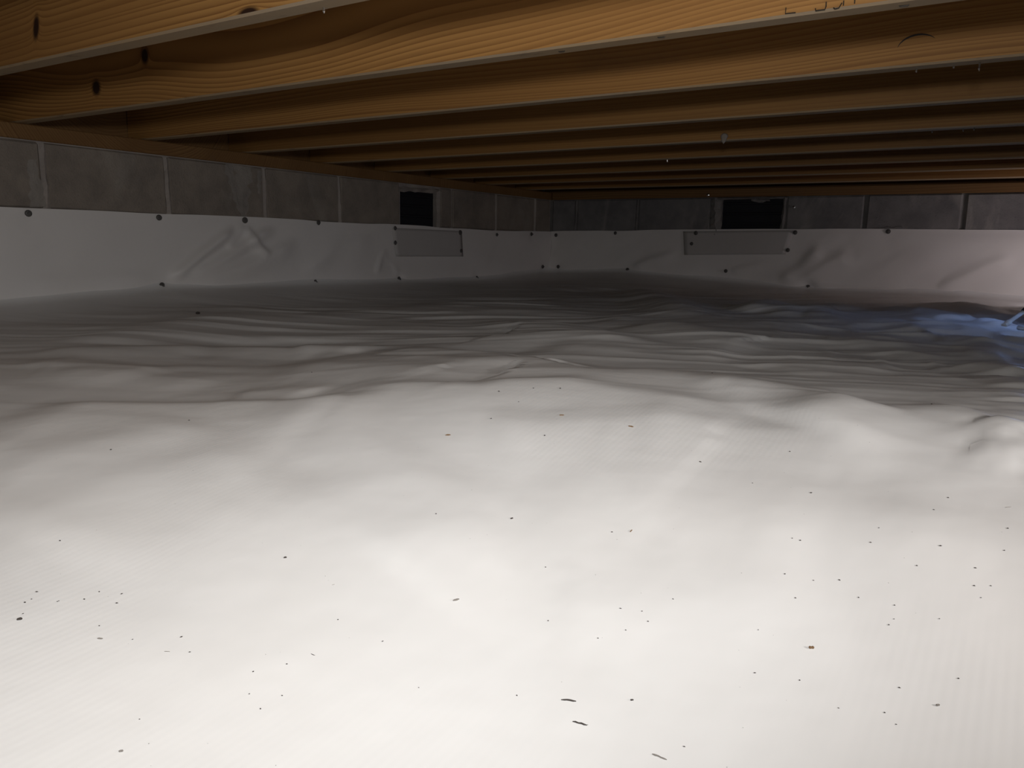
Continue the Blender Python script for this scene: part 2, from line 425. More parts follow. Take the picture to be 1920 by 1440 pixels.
M_CHIP = {'dark': plain('dark_chip', (0.05, 0.04, 0.035)), 'brown': plain('brown_chip', (0.20, 0.12, 0.06)),
          'grey': plain('grey_chip', (0.22, 0.20, 0.18))}
M_WEB = plain('pale_web', (0.30, 0.26, 0.22), 0.9, 0.1)

# ------------------------------------------------------------------ levels
XL, YF, XR, YB = -2.5, 4.27, 2.5, -1.5
JB = 0.622          # underside of the joists
SB = 0.578          # underside of the sill plates
JH = 0.235
rng = random.Random(7)
nrng = np.random.RandomState(5)


# ------------------------------------------------------------------ floor: one big plastic liner, draped over the soil
def value_noise(x, y, seed):
    r = np.random.RandomState(seed)
    g = r.rand(96, 96)
    xi = np.floor(x).astype(int); yi = np.floor(y).astype(int)
    fx = x - xi; fy = y - yi
    fx = fx * fx * fx * (fx * (fx * 6 - 15) + 10); fy = fy * fy * fy * (fy * (fy * 6 - 15) + 10)
    a = g[xi % 96, yi % 96]; b = g[(xi + 1) % 96, yi % 96]
    c = g[xi % 96, (yi + 1) % 96]; d = g[(xi + 1) % 96, (yi + 1) % 96]
    return (a * (1 - fx) + b * fx) * (1 - fy) + (c * (1 - fx) + d * fx) * fy - 0.5


def poly_ridge(px, py, pts, amp, wn, wf, taper=0.22):
    """bump along a polyline; wn is the width on its right-hand side, wf on its left-hand side"""
    pts = np.array(pts, float)
    seg = pts[1:] - pts[:-1]
    L = np.hypot(seg[:, 0], seg[:, 1]); cum = np.concatenate([[0], np.cumsum(L)]); tot = cum[-1]
    best = np.full(px.shape, 1e9); sgn = np.ones(px.shape); along = np.zeros(px.shape)
    for i in range(len(seg)):
        rx = px - pts[i, 0]; ry = py - pts[i, 1]
        t = np.clip((rx * seg[i, 0] + ry * seg[i, 1]) / (L[i] ** 2 + 1e-12), 0, 1)
        dx = rx - t * seg[i, 0]; dy = ry - t * seg[i, 1]
        d = np.hypot(dx, dy)
        m = d < best
        best = np.where(m, d, best)
        sgn = np.where(m, np.sign(seg[i, 0] * ry - seg[i, 1] * rx), sgn)
        along = np.where(m, cum[i] + t * L[i], along)
    w = np.where(sgn > 0, wf, wn)
    e = np.clip(np.minimum(along, tot - along) / (taper * tot + 1e-9), 0, 1)
    e = 0.04 + 0.96 * e * e * (3 - 2 * e)
    return amp * e * np.exp(-(best / w) ** 2)


def interp(pts, s):
    pts = sorted(pts)
    return np.interp(s, [p[0] for p in pts], [p[1] for p in pts])


def floor_height(x, y):
    x = np.asarray(x, float); y = np.asarray(y, float)
    r = np.hypot(x, y)
    t = np.clip((r - 0.30) / 0.78, 0, 1)
    dip = np.clip((r - 1.06) / 0.45, 0, 1); dip = dip * dip * (3 - 2 * dip)
    lf = np.clip((-x / (r + 1e-6) - 0.55) / 0.35, 0, 1); lf = lf * lf * (3 - 2 * lf)
    z = 0.03 + (0.085 - 0.040 * lf) * t * t * (3 - 2 * t) - 0.015 * dip * (1 - lf)
    far = np.clip((r - 0.6) / 1.2, 0, 1)
    # slow swells, then creases stretched along the sheet
    z = z + value_noise(x * 1.6 + 31, y * 1.6 + 17, 1) * 0.022 * far
    u = x * 0.84 + y * 0.55; v = -x * 0.55 + y * 0.84
    z = z + value_noise(u * 2.2 + 40, v * 6.5 + 40 + value_noise(u * 1.5 + 9, v * 1.5 + 9, 4) * 2.0, 2) * 0.013 * (0.25 + 0.75 * far)
    z = z + value_noise(u * 6 + 44, v * 15 + 44, 3) * 0.0042 * (0.3 + 0.7 * far)
    # crisp long creases beyond the first swell
    wv = v + value_noise(u * 1.1 + 51, v * 0.8 + 51, 6) * 0.45
    n5 = value_noise(u * 1.7 + 60, wv * 9.0 + 60, 7)
    n6 = value_noise(u * 2.6 + 63, wv * 17.0 + 63, 8)
    z = z + 0.0055 * far * np.exp(-(n5 / 0.13) ** 2) * (0.5 + value_noise(u * 2 + 5, v * 2 + 5, 9)) + 0.0018 * far * np.exp(-(n6 / 0.14) ** 2)
    # crumpled patch of sheet by the tripod on the right
    cr = np.exp(-((x + 0.05) / 0.36) ** 2 - ((y - 2.35) / 0.75) ** 2)
    n7 = value_noise(x * 11 + y * 3 + 70, y * 8 - x * 3 + 70, 14); n8 = value_noise(x * 23 + 80, y * 15 + x * 9 + 80, 15)
    z = z + cr * (0.010 * np.exp(-(n7 / 0.12) ** 2) + 0.006 * n8)
    cr2 = np.exp(-((x - 0.08) / 0.14) ** 2) * np.clip((y - 0.75) / 0.2, 0, 1) * np.clip((1.75 - y) / 0.2, 0, 1)
    z = z + cr2 * (0.007 * value_noise(x * 18 + 20, y * 16 + 20, 16) + 0.003 * value_noise(x * 45 + 20, y * 45 + 20, 17))
    for pts, a, wn, wf in RIDGES:
        x0 = min(p[0] for p in pts) - 0.6; x1 = max(p[0] for p in pts) + 0.6
        y0 = min(p[1] for p in pts) - 0.6; y1 = max(p[1] for p in pts) + 0.6
        m = (x > x0) & (x < x1) & (y > y0) & (y < y1)
        if m.any():
            z[m] += poly_ridge(x[m], y[m], pts, a, wn, wf)
    # the sheet settles to the crease line along the two walls and turns up there
    dl = np.clip(x - XL, 0, None); df = np.clip(YF - y, 0, None)
    wl = np.exp(-(dl / 0.35) ** 2); wf_ = np.exp(-(df / 0.35) ** 2)
    z = z * (1 - wl) + (interp(LEFT_CREASE, y) - 0.012) * wl
    z = z * (1 - wf_) + (interp(FAR_CREASE, x) - 0.012) * wf_
    z = z + 0.035 * np.exp(-dl / 0.022) + 0.035 * np.exp(-df / 0.022)
    return z


def fz(x, y):
    return float(floor_height(np.array([x]), np.array([y]))[0])


def grid_mesh(name, X, Y, Z):
    ny, nx = X.shape
    co = np.stack([X, Y, Z], -1).reshape(-1, 3).astype(np.float32)
    i = np.arange(ny - 1)[:, None] * nx + np.arange(nx - 1)[None, :]
    q = np.stack([i, i + 1, i + nx + 1, i + nx], -1).reshape(-1, 4).astype(np.int32)
    me = bpy.data.meshes.new(name)
    me.vertices.add(len(co)); me.vertices.foreach_set('co', co.ravel())
    me.loops.add(q.size); me.loops.foreach_set('vertex_index', q.ravel())
    me.polygons.add(len(q))
    me.polygons.foreach_set('loop_start', np.arange(len(q), dtype=np.int32) * 4)
    me.polygons.foreach_set('use_smooth', np.ones(len(q), dtype=bool))
    me.update(calc_edges=True); me.validate()
    return me


gx = np.concatenate([np.arange(XL + 0.004, -2.42, 0.005), np.arange(-2.42, 0.5, 0.0095), np.arange(0.5, XR + 0.02, 0.05)])
gy = np.concatenate([np.arange(YB, 0.0, 0.05), np.arange(0.0, 4.19, 0.0085), np.arange(4.19, YF - 0.002, 0.005)])
GX, GY = np.meshgrid(gx, gy)
floor = link('floor', grid_mesh('floor', GX, GY, floor_height(GX, GY)), M_LINER)
tag(floor, 'wrinkled white plastic vapour barrier covering the crawl space ground', kind='structure')

# ------------------------------------------------------------------ block walls
def box_between(name, lo, hi, mat, parent, c=0.004, jit=0.0, data=None):
    size = [hi[i] - lo[i] for i in range(3)]
    me = data or chamfer_box(size[0], size[1], size[2], c, jit, rng)
    o = link(name, me, None if data else mat, parent)
    o.location = [(hi[i] + lo[i]) / 2 for i in range(3)]
    return o


def slab_mesh(parts):
    """several axis-aligned boxes as one mesh (the wall behind the blocks)"""
    vs, fs = [], []
    for lo, hi in parts:
        b = len(vs)
        vs += [(x, y, z) for x in (lo[0], hi[0]) for y in (lo[1], hi[1]) for z in (lo[2], hi[2])]
        fs += [tuple(b + k for k in f) for f in ((0, 1, 3, 2), (4, 6, 7, 5), (0, 4, 5, 1), (2, 3, 7, 6), (0, 2, 6, 4), (1, 5, 7, 3))]
    return mesh('wall', vs, fs)


T = 0.20
ZB = -0.15
vy0, vy1 = 2.873, 3.147          # left vent
vx0, vx1 = -1.425, -1.095        # far vent
BZ0 = 0.376                      # bottom of the top block course (joint hidden by the liner)
# wall_left: mortar core, set back behind the block faces
wall_left = link('wall_left', slab_mesh([
    ((XL - T, YB - T, ZB), (XL - 0.007, YF + T, BZ0)),
    ((XL - T, YB - T, BZ0), (XL - 0.007, vy0, SB)),
    ((XL - T, vy1, BZ0), (XL - 0.007, YF + T, SB)),
    ((XL - T, vy0, 0.545), (XL - 0.007, vy1, SB))]), M_MORTAR)
tag(wall_left, 'concrete block wall on the left behind the white liner', kind='structure')
wall_far = link('wall_far', slab_mesh([
    ((XL - 0.007, YF + 0.012, ZB), (XR + T, YF + T, BZ0)),
    ((XL - 0.007, YF + 0.012, BZ0), (vx0, YF + T, SB)),
    ((vx1, YF + 0.012, BZ0), (XR + T, YF + T, SB)),
    ((vx0, YF + 0.012, 0.566), (vx1, YF + T, SB))]), M_MORTAR_F)
tag(wall_far, 'concrete block wall at the far end of the crawl space', kind='structure')


def block(name, parent, mat, lo, hi):
    me = chamfer_box(hi[0] - lo[0], hi[1] - lo[1], hi[2] - lo[2], 0.006, 0.0016, rng)
    o = link(name, me, mat, parent)
    o.location = [(hi[i] + lo[i]) / 2 for i in range(3)]
    return o


edges = [-0.78, -0.37, 0.035, 0.44, 0.848] + LEFT_JOINTS[:4] + [vy0 - 0.004]
g = 0.006
for a, b in zip(edges[:-1], edges[1:]):
    block('concrete_block', wall_left, M_BLOCK_L, (XL - 0.19, a + g, BZ0 + 0.004), (XL + rng.uniform(-0.001, 0.002), b - g, SB - 0.003))
for a, b in ((vy1 + 0.022, 3.27), (3.27, 3.67), (3.67, 4.085), (4.085, YF - 0.002)):
    block('concrete_block', wall_left, M_BLOCK_L, (XL - 0.19, a + g, BZ0 + 0.004), (XL + rng.uniform(-0.001, 0.002), b - g, SB - 0.003))
fe = [XL + 0.004, FAR_JOINTS[0], FAR_JOINTS[1], -1.475]
g = 0.009
for a, b in zip(fe[:-1], fe[1:]):
    block('concrete_block', wall_far, M_BLOCK_F, (a + g, YF + rng.uniform(-0.002, 0.002), BZ0 + 0.004), (b - g, YF + 0.19, SB - 0.003))
fe = [vx1 + 0.014, -0.694, -0.269, 0.14, 0.55, 0.955, 1.36, 1.77, 2.175, XR]
for a, b in zip(fe[:-1], fe[1:]):
    block('concrete_block', wall_far, M_BLOCK_F, (a + g, YF + rng.uniform(-0.004, 0.003), BZ0 + 0.028), (b - g, YF + 0.19, SB - 0.003))


# ragged mortar: strips squeezed out of the joints, each a thin irregular slab
def ragged_strip(name, parent, plane, a, b, w0, w1, proud, n=9, seed=0, mat=None):
    """strip from a to b (wall coords s,z), half widths w0..w1, standing proud of the wall face"""
    r = random.Random(seed)
    a = Vector(a); b = Vector(b)
    t = (b - a).normalized(); nrm = Vector((-t.y, t.x))
    vs, fs = [], []
    for i in range(n):
        f = i / (n - 1)
        c = a.lerp(b, f)
        w = w0 + (w1 - w0) * f
        l = c + nrm * w * r.uniform(0.6, 1.35); rr = c - nrm * w * r.uniform(0.6, 1.35)
        m = c + nrm * w * r.uniform(-0.2, 0.2)
        for q, d in ((l, 0.0003 if mat else -0.006), (m, proud * r.uniform(0.6, 1.2)), (rr, 0.0003 if mat else -0.006)):
            if plane == 'L': vs.append((XL + d, q.x, q.y))
            else: vs.append((q.x, YF - d, q.y))
    for i in range(n - 1):
        for k in range(2):
            fs.append((i * 3 + k, i * 3 + k + 1, i * 3 + k + 4, i * 3 + k + 3))
    return link(name, mesh(name, vs, fs), mat or (M_MORTAR if plane == 'L' else M_MORTAR_F), parent)


top = SB - 0.006
for i, (s, wA, wB) in enumerate(((0.44, 0.008, 0.010), (0.848, 0.008, 0.012), (1.255, 0.010, 0.014), (1.665, 0.009, 0.011), (2.078, 0.010, 0.012), (2.476, 0.015, 0.013), (3.67, 0.010, 0.012), (4.085, 0.010, 0.010))):
    ragged_strip('mortar_joint', wall_left, 'L', (s + rng.uniform(-.006, .006), top), (s + 0.004, BZ0), wA, wB, 0.004, seed=50 + i)
# the mortar frame of the left vent: top and right side
ragged_strip('mortar_joint', wall_left, 'L', (vy0 - 0.01, 0.550), (vy1 + 0.03, 0.562), 0.011, 0.012, 0.006, seed=71)
ragged_strip('mortar_joint', wall_left, 'L', (vy1 + 0.014, 0.565), (vy1 + 0.014, BZ0), 0.013, 0.014, 0.006, seed=72)
for i, (s, w, p) in enumerate(((FAR_JOINTS[0], 0.014, 0.002), (FAR_JOINTS[1], 0.011, 0.002))):
    ragged_strip('mortar_joint', wall_far, 'F', (s, top), (s - 0.005, BZ0), w * 0.7, w * 1.5, p, seed=80 + i)
# wide lump of mortar at the far vent's left jamb, and the crumbs along its head and right jamb
ragged_strip('mortar_joint', wall_far, 'F', (-1.462, 0.574), (-1.446, BZ0), 0.024, 0.036, 0.010, 11, seed=91)
ragged_strip('mortar_joint', wall_far, 'F', (vx0 - 0.02, 0.572), (vx1 + 0.02, 0.572), 0.007, 0.007, 0.006, 13, seed=92)
ragged_strip('mortar_joint', wall_far, 'F', (vx1 + 0.008, 0.574), (vx1 + 0.002, BZ0), 0.011, 0.010, 0.004, 9, seed=93)
ragged_strip('mortar_joint', wall_far, 'F', (-1.262, 0.562), (-1.165, 0.560), 0.012, 0.010, 0.008, 6, seed=94)
ragged_strip('mortar_joint', wall_far, 'F', (-0.68, BZ0 + 0.040), (-0.52, BZ0 + 0.046), 0.013, 0.012, 0.006, 9, seed=96)
ragged_strip('mortar_smear', wall_left, 'L', (1.975, top), (1.972, BZ0), 0.060, 0.016, 0.0022, 12, seed=98, mat=M_SMEAR)
ragged_strip('mortar_smear', wall_left, 'L', (1.91, top), (1.955, BZ0 + 0.03), 0.028, 0.012, 0.0018, 12, seed=99, mat=M_SMEAR)
ragged_strip('mortar_smear', wall_left, 'L', (2.055, top - 0.01), (2.05, BZ0 + 0.10), 0.014, 0.008, 0.0018, 9, seed=100, mat=M_SMEAR)
ragged_strip('mortar_smear', wall_left, 'L', (1.225, top - 0.05), (1.235, BZ0 + 0.01), 0.016, 0.026, 0.0018, 9, seed=101, mat=M_SMEAR)
ragged_strip('mortar_smear', wall_far, 'F', (-0.335, top - 0.01), (-0.345, BZ0 + 0.06), 0.016, 0.014, 0.0022, 9, seed=102, mat=M_SMEAR)
ragged_strip('mortar_smear', wall_far, 'F', (-0.13, BZ0 + 0.14), (-0.16, BZ0 + 0.04), 0.012, 0.018, 0.0022, 9, seed=103, mat=M_SMEAR)


def vent(parent, lo, hi, axis):
    """closed louvre vent standing back in its opening: frame, slats"""
    fr = link('vent_frame', slab_mesh([(lo, hi)]), M_VENT, parent)
    n = 4
    for i in range(n):
        z = lo[2] + (hi[2] - lo[2]) * (i + 0.5) / n
        if axis == 'L':
            me = chamfer_box(0.014, hi[1] - lo[1] - 0.03, 0.012, 0.002)
            loc = (hi[0] + 0.004, (lo[1] + hi[1]) / 2, z)
        else:
            me = chamfer_box(hi[0] - lo[0] - 0.03, 0.014, 0.012, 0.002)
            loc = ((lo[0] + hi[0]) / 2, lo[1] - 0.004, z)
        s = link('vent_slat', me, M_VENT, fr); s.location = loc
    return fr


vent(wall_left, (XL - T, vy0 - 0.004, BZ0 - 0.02), (XL - 0.028, vy1 + 0.004, 0.55), 'L')
vent(wall_far, (vx0 - 0.004, YF + 0.035, BZ0 - 0.02), (vx1 + 0.004, YF + T, 0.57), 'F')
# the unseen walls on the right and behind
wall_right = link('wall_right', slab_mesh([((XR, YB - T, ZB), (XR + T, YF - 0.002, SB))]), M_BLOCK_L)
tag(wall_right, 'concrete block wall on the right of the crawl space', kind='structure')
wall_back = link('wall_back', slab_mesh([((XL - 0.007, YB - T, ZB), (XR - 0.002, YB, SB))]), M_BLOCK_L)
tag(wall_back, 'concrete block wall behind the camera', kind='structure')


# ------------------------------------------------------------------ wall liners
def wall_sheet(name, plane, s0, s1, top_pts, crease_pts, folds, fasteners, quad, ds=0.012, nz=40):
    s = np.arange(s0, s1 + 1e-6, ds)
    topz = interp(top_pts, s) + value_noise(s * 5 + 20, s * 0 + 3.3, 11) * 0.006
    botz = interp(crease_pts, s) - 0.025
    f = np.linspace(0, 1, nz)
    S = np.repeat(s[None, :], nz, 0)
    Z = botz[None, :] + (topz - botz)[None, :] * f[:, None]
    D = 0.010 + value_noise(S * 3 + 11, Z * 6 + 11, 12) * 0.014 + value_noise(S * 9 + 15 - Z * 9, Z * 8 + 15, 13) * 0.005
    for pts, a, w in folds:
        D += poly_ridge(S, Z, pts, a, w, w * 0.55)
    # pulled tight against the blocks at the fasteners and along the top edge
    pin = np.zeros_like(S)
    for (u, v) in fasteners:
        pin = np.maximum(pin, np.exp(-((S - u) ** 2 + (Z - v) ** 2) / 0.035 ** 2))
    pin = np.maximum(pin, np.exp(-((topz[None, :] - Z) / 0.035) ** 2) * 0.75)
    qs = [p[0] for p in quad]; qz = [p[1] for p in quad]
    ox = np.maximum(np.maximum(min(qs) - S, S - max(qs)), 0); oz = np.maximum(np.maximum(min(qz) - Z, Z - max(qz)), 0)
    pin = np.maximum(pin, np.exp(-(ox ** 2 + oz ** 2) / 0.08 ** 2))
    D = np.clip(D, 0.006, None) * (1 - pin) + 0.0055 * pin
    if plane == 'L':
        me = grid_mesh(name, XL + D, S, Z)
    else:
        me = grid_mesh(name, S, YF - D, Z)
    o = link(name, me, M_WALL_LINER)
    return o


def lathe(profile, n=12):
    vs, fs = [], []
    for r, h in profile:
        for k in range(n):
            a = 2 * math.pi * k / n
            vs.append((r * math.cos(a), r * math.sin(a), h))
    for i in range(len(profile) - 1):
        for k in range(n):
            fs.append((i * n + k, i * n + (k + 1) % n, (i + 1) * n + (k + 1) % n, (i + 1) * n + k))
    fs.append(tuple(range((len(profile) - 1) * n, len(profile) * n)))
    return vs, fs


v, f = lathe([(0.0025, -0.004), (0.010, 0.0), (0.0115, 0.0025), (0.009, 0.005), (0.0045, 0.006), (0.004, 0.010), (0.0025, 0.0115)], 12)
me_fast = mesh('fastener', v, f)
me_fast.materials.append(M_FAST)


def put_fasteners(parent, plane, spots):
    for (s, z) in spots:
        o = link('fastener', me_fast, None, parent)
        tilt = rng.uniform(-0.25, 0.25)
        if plane == 'L':
            o.location = (XL + 0.0085, s, z); o.rotation_euler = (tilt, math.pi / 2, 0)
        else:
            o.location = (s, YF - 0.0085, z); o.rotation_euler = (math.pi / 2, tilt, 0)
        k = rng.uniform(0.85, 1.1); o.scale = (k, k, k)


liner_l = wall_sheet('wall_liner', 'L', -0.6, YF - 0.003, [(-0.6, 0.376)] + LEFT_TOP, [(-0.6, 0.1)] + LEFT_CREASE, LEFT_FOLDS, LEFT_FASTENERS, LEFT_PATCH)
tag(liner_l, 'white plastic liner pinned along the left block wall', 'liner', 'wall liners')
put_fasteners(liner_l, 'L', [(0.35, 0.362), (0.78, 0.364)] + LEFT_FASTENERS)
liner_f = wall_sheet('wall_liner', 'F', XL + 0.003, XR - 0.01, FAR_TOP + [(0.0, 0.412), (0.012, 0.428), (2.5, 0.43)], FAR_CREASE + [(2.5, 0.11)], FAR_FOLDS, FAR_FASTENERS, FAR_PATCH)
tag(liner_f, 'white plastic liner pinned along the far block wall', 'liner', 'wall liners')
put_fasteners(liner_f, 'F', FAR_FASTENERS + [(0.25, 0.405), (0.7, 0.405)])


def patch(plane, quad, label, seed):
    """rectangular flap of liner hung over the wall liner: a gently buckled sheet with thickness"""
    n, m = 22, 10
    P = [Vector(q) for q in quad]
    u = np.linspace(0, 1, n); w = np.linspace(0, 1, m)
    U, Wv = np.meshgrid(u, w)
    S = (P[0].x * (1 - U) + P[1].x * U) * (1 - Wv) + (P[3].x * (1 - U) + P[2].x * U) * Wv
    Z = (P[0].y * (1 - U) + P[1].y * U) * (1 - Wv) + (P[3].y * (1 - U) + P[2].y * U) * Wv
    D = 0.0085 + value_noise(U * 4 + 5, Wv * 2 + 5, seed) * 0.003 * Wv
    me = grid_mesh('liner_patch', XL + D, S, Z) if plane == 'L' else grid_mesh('liner_patch', S, YF - D, Z)
    o = link('liner_patch', me, M_PATCH)
    md = o.modifiers.new('thickness', 'SOLIDIFY'); md.thickness = 0.0008
    tag(o, label, 'patch', 'liner patches below the vents')
    return o


patch('L', LEFT_PATCH, 'greyish liner patch pinned below the small vent of the left wall', 61)
patch('F', FAR_PATCH, 'greyish liner patch pinned below the wide vent of the far wall', 62)

# ------------------------------------------------------------------ framing overhead
ceiling = link('ceiling', slab_mesh([((XL - T, YB - T, JB + JH), (XR + T, YF + T, JB + JH + 0.02))]), M_SUB)
tag(ceiling, 'dark subfloor boards above the joists', kind='structure')

# sill plates
me = chamfer_box(0.14, YF - YB + 0.1, JB - SB, 0.003)
sill = link('sill_plate', me, M_SILL)
sill.location = (XL - 0.066, (YF + YB) / 2 + 0.04, (JB + SB) / 2)
tag(sill, 'brown sill plate board lying along the top of the left block wall', 'beam', 'sill plates')
me = chamfer_box(XR - XL - 0.02, 0.14, JB - SB, 0.003)
sill2 = link('sill_plate', me, M_SILL)
sill2.location = ((XR + XL) / 2, YF + 0.066, (JB + SB) / 2)
tag(sill2, 'dark sill plate board lying along the top of the far block wall', 'beam', 'sill plates')
me = chamfer_box(XR - XL + 0.2, 0.038, JH - 0.003, 0.002)
rim = link('rim_joist', me, M_SILL)
rim.location = ((XR + XL) / 2, YF + 0.105, JB + JH / 2)
tag(rim, 'dark rim board standing on the far sill plate', 'beam', 'rim boards')
me = chamfer_box(0.030, YF - YB + 0.26, JH - 0.003, 0.002)
rim2 = link('rim_joist', me, M_SILL)
rim2.location = (XL - 0.12, (YF + YB) / 2 - 0.05, JB + JH / 2)
tag(rim2, 'dark rim board behind the joist ends on the left sill plate', 'beam', 'rim boards')

JOISTS = [
    # far-edge y, knots (world x, world z, rx, rz, tilt), pith (dy, dz), ring, wander, label
    (0.020, (), (0.2, 0.4), 0.006, 0.02, 'floor joist above the camera, out of the picture'),
    (0.430, (), (0.2, 0.4), 0.006, 0.02, 'floor joist just in front of the camera, above the picture'),
    (0.842, ((-1.585, 0.680, 0.011, 0.022, -0.25), (-0.99, 0.626, 0.022, 0.008, 0.0)), (0.30, 0.26), 0.0075, 0.012,
     'nearest pine joist with a black knot, at the top left corner'),
    (1.224, ((-1.845, 0.735, 0.016, 0.020, 0.0), (-2.065, 0.680, 0.020, 0.020, 0.0)), (0.060, 0.075), 0.011, 0.085,
     'second pine joist, golden with swirling grain and black staples along its edge'),
    (1.629, (), (0.35, 0.36), 0.0055, 0.015, 'third pine joist, with a crescent bruise near the right edge'),
    (2.033, (), (0.30, 0.30), 0.007, 0.015, 'fourth pine joist from the camera, brown and half shaded'),
    (2.440, (), (0.20, 0.30), 0.007, 0.015, 'fifth pine joist, with a tuft of cobweb on its edge'),
    (2.838, (), (0.30, 0.20), 0.007, 0.02, 'sixth pine joist from the camera, in deep shade'),
    (3.250, (), (0.30, 0.30), 0.007, 0.02, 'seventh pine joist, third from last before the far wall'),
    (3.642, (), (0.30, 0.30), 0.007, 0.02, 'eighth pine joist, second to last before the far wall'),
    (4.058, (), (0.30, 0.30), 0.007, 0.02, 'last pine joist, closest to the far block wall'),
]
JT = 0.038
joist_objs = {}
JX0, JX1 = XL - 0.10, XR + 0.10
for k, (yf, knots, pith, ring, wander, label) in enumerate(JOISTS):
    L = JX1 - JX0
    me = chamfer_box(L, JT, JH - 0.002, 0.0035)
    cx, cy, cz = (JX0 + JX1) / 2, yf - JT / 2, JB + (JH - 0.002) / 2 + 0.0005
    kn = [(kx - cx, kz - cz, a, b, t) for (kx, kz, a, b, t) in knots]
    shade = {2: 1.12, 3: 1.30, 4: 1.08}.get(k, 0.84 - 0.05 * (k % 3))  # board tones vary; fading light also put in: near joists lighter, far darker
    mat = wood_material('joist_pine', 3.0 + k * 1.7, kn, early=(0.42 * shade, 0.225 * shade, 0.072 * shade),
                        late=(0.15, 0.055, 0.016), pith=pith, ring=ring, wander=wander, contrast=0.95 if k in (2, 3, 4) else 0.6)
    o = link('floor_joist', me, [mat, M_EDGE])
    for p in me.polygons:
        if p.normal.z < -0.5: p.material_index = 1
    o.location = (cx, cy, cz)
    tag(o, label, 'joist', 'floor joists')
    joist_objs[k] = (o, cy, cz)


def child_at(o, name, v, f, mat, loc, smooth=False):
    c = link(name, mesh(name, v, f, smooth), mat, o)
    c.location = Vector(loc) - o.location
    return c


# staples left along the bottom of the golden joist
o = joist_objs[3][0]
yn = 1.224 - JT - 0.0012
for (x, z, kind, w, h) in ((-0.321, 0.6265, 'L', 0.014, 0.008), (-0.281, 0.6245, 'U', 0.013, 0.005), (-0.2675, 0.6285, 'I', 0, 0.006),
                           (-0.257, 0.6235, 'J', 0.010, 0.007), (-0.245, 0.627, 'I', 0, 0.006), (-0.231, 0.6275, 'I', 0, 0.006),
                           (-0.152, 0.6255, 'U', 0.012, 0.006), (-0.146, 0.627, 'I', 0, 0.006)):
    if kind == 'L': pts = [(0, 0, h), (0, -0.001, 0), (w, -0.001, -0.0005)]
    elif kind == 'U': pts = [(0, 0, h * 0.7), (0.001, -0.002, 0), (w, -0.002, 0), (w + 0.001, 0, h)]
    elif kind == 'J': pts = [(0, -0.001, 0.002), (0.002, -0.002, 0), (w * 0.7, -0.002, 0.0005), (w, 0, h)]
    else: pts = [(0, 0.001, 0), (0.0003, -0.001, h)]
    v, f = tube(pts, 0.0008, 6)
    child_at(o, 'staple', v, f, M_WIRE, (x, yn, z))
for (x, y) in ((-0.52, 1.20), (-0.70, 1.205), (-0.18, 1.205)):
    v, f = tube([(0, 0, 0.002), (0.003, 0, -0.0005), (0.012, 0.001, -0.0005), (0.014, 0.001, 0.002)], 0.0008, 6)
    child_at(o, 'staple', v, f, M_WIRE, (x, y, JB))
# bright nail tips poking out below some joists
for (k, x, y, ln) in ((2, -0.864, 0.832, 0.007), (4, -0.201, 1.617, 0.006), (4, -0.1035, 1.612, 0.014), (4, -0.143, 1.62, 0.004),
                      (6, -0.248, 2.425, 0.006), (6, -0.1755, 2.425, 0.007), (6, -0.1505, 2.415, 0.007), (7, -1.158, 2.825, 0.008)):
    v, f = tube([(0, 0, 0.006), (0, 0, -ln * 0.7), (0.0008, 0, -ln)], [0.0019, 0.0019, 0.0006], 8)
    child_at(joist_objs[k][0], 'nail_tip', v, f, M_NAIL, (x, y, JB))
# crescent shaped dent raised on the third joist
o = joist_objs[4][0]
pts = []
for i in range(13):
    a = math.radians(172 - i * 11.5)
    pts.append((-0.200 + 0.032 * math.cos(a), 0, 0.652 + 0.022 * math.sin(a)))
v, f = tube([(p[0], 1.5915, p[2]) for p in pts], [0.0005 + 0.0014 * math.sin(math.pi * i / 12) for i in range(13)], 6)
child_at(o, 'bruise', v, f, M_CHIP['dark'], (0, 0, 0))
# cobweb tuft below the fifth joist
bm = bmesh.new()
bmesh.ops.create_icosphere(bm, subdivisions=2, radius=1.0)
for vv in bm.verts:
    k = 1 + 0.35 * math.sin(vv.co.x * 5 + vv.co.z * 7) * math.cos(vv.co.y * 6)
    t = (vv.co.z + 1) / 2
    vv.co = Vector((vv.co.x * k * (0.004 + 0.010 * t), vv.co.y * k * 0.005, (vv.co.z - 0.2) * 0.016))
wm = bpy.data.meshes.new('cobweb'); bm.to_mesh(wm); bm.free()
wm.polygons.foreach_set('use_smooth', [True] * len(wm.polygons))
web = link('cobweb', wm, M_WEB)
web.location = (-0.806, 2.440 - JT - 0.003, 0.632)
tag(web, 'small pale cobweb tuft stuck to the lower edge of a joist', 'cobweb')
# two nails in the far wall's blocks
for (x, z, lab) in ((-1.038, 0.520, 'shiny nail head in the block right of the wide vent'), (-1.498, 0.590, 'small pale nail just above left corner of the wide vent')):
    v, f = lathe([(0.0025, -0.012), (0.0025, 0.006), (0.0075, 0.007), (0.0075, 0.009), (0.003, 0.0105)], 12)
    o = link('nail', mesh('nail', v, f), M_NAIL)
    o.location = (x, YF, z) if z < SB else (x, YF - 0.006, z); o.rotation_euler = (math.pi / 2, 0, 0)
    tag(o, lab, 'nail', 'nails in the far wall')

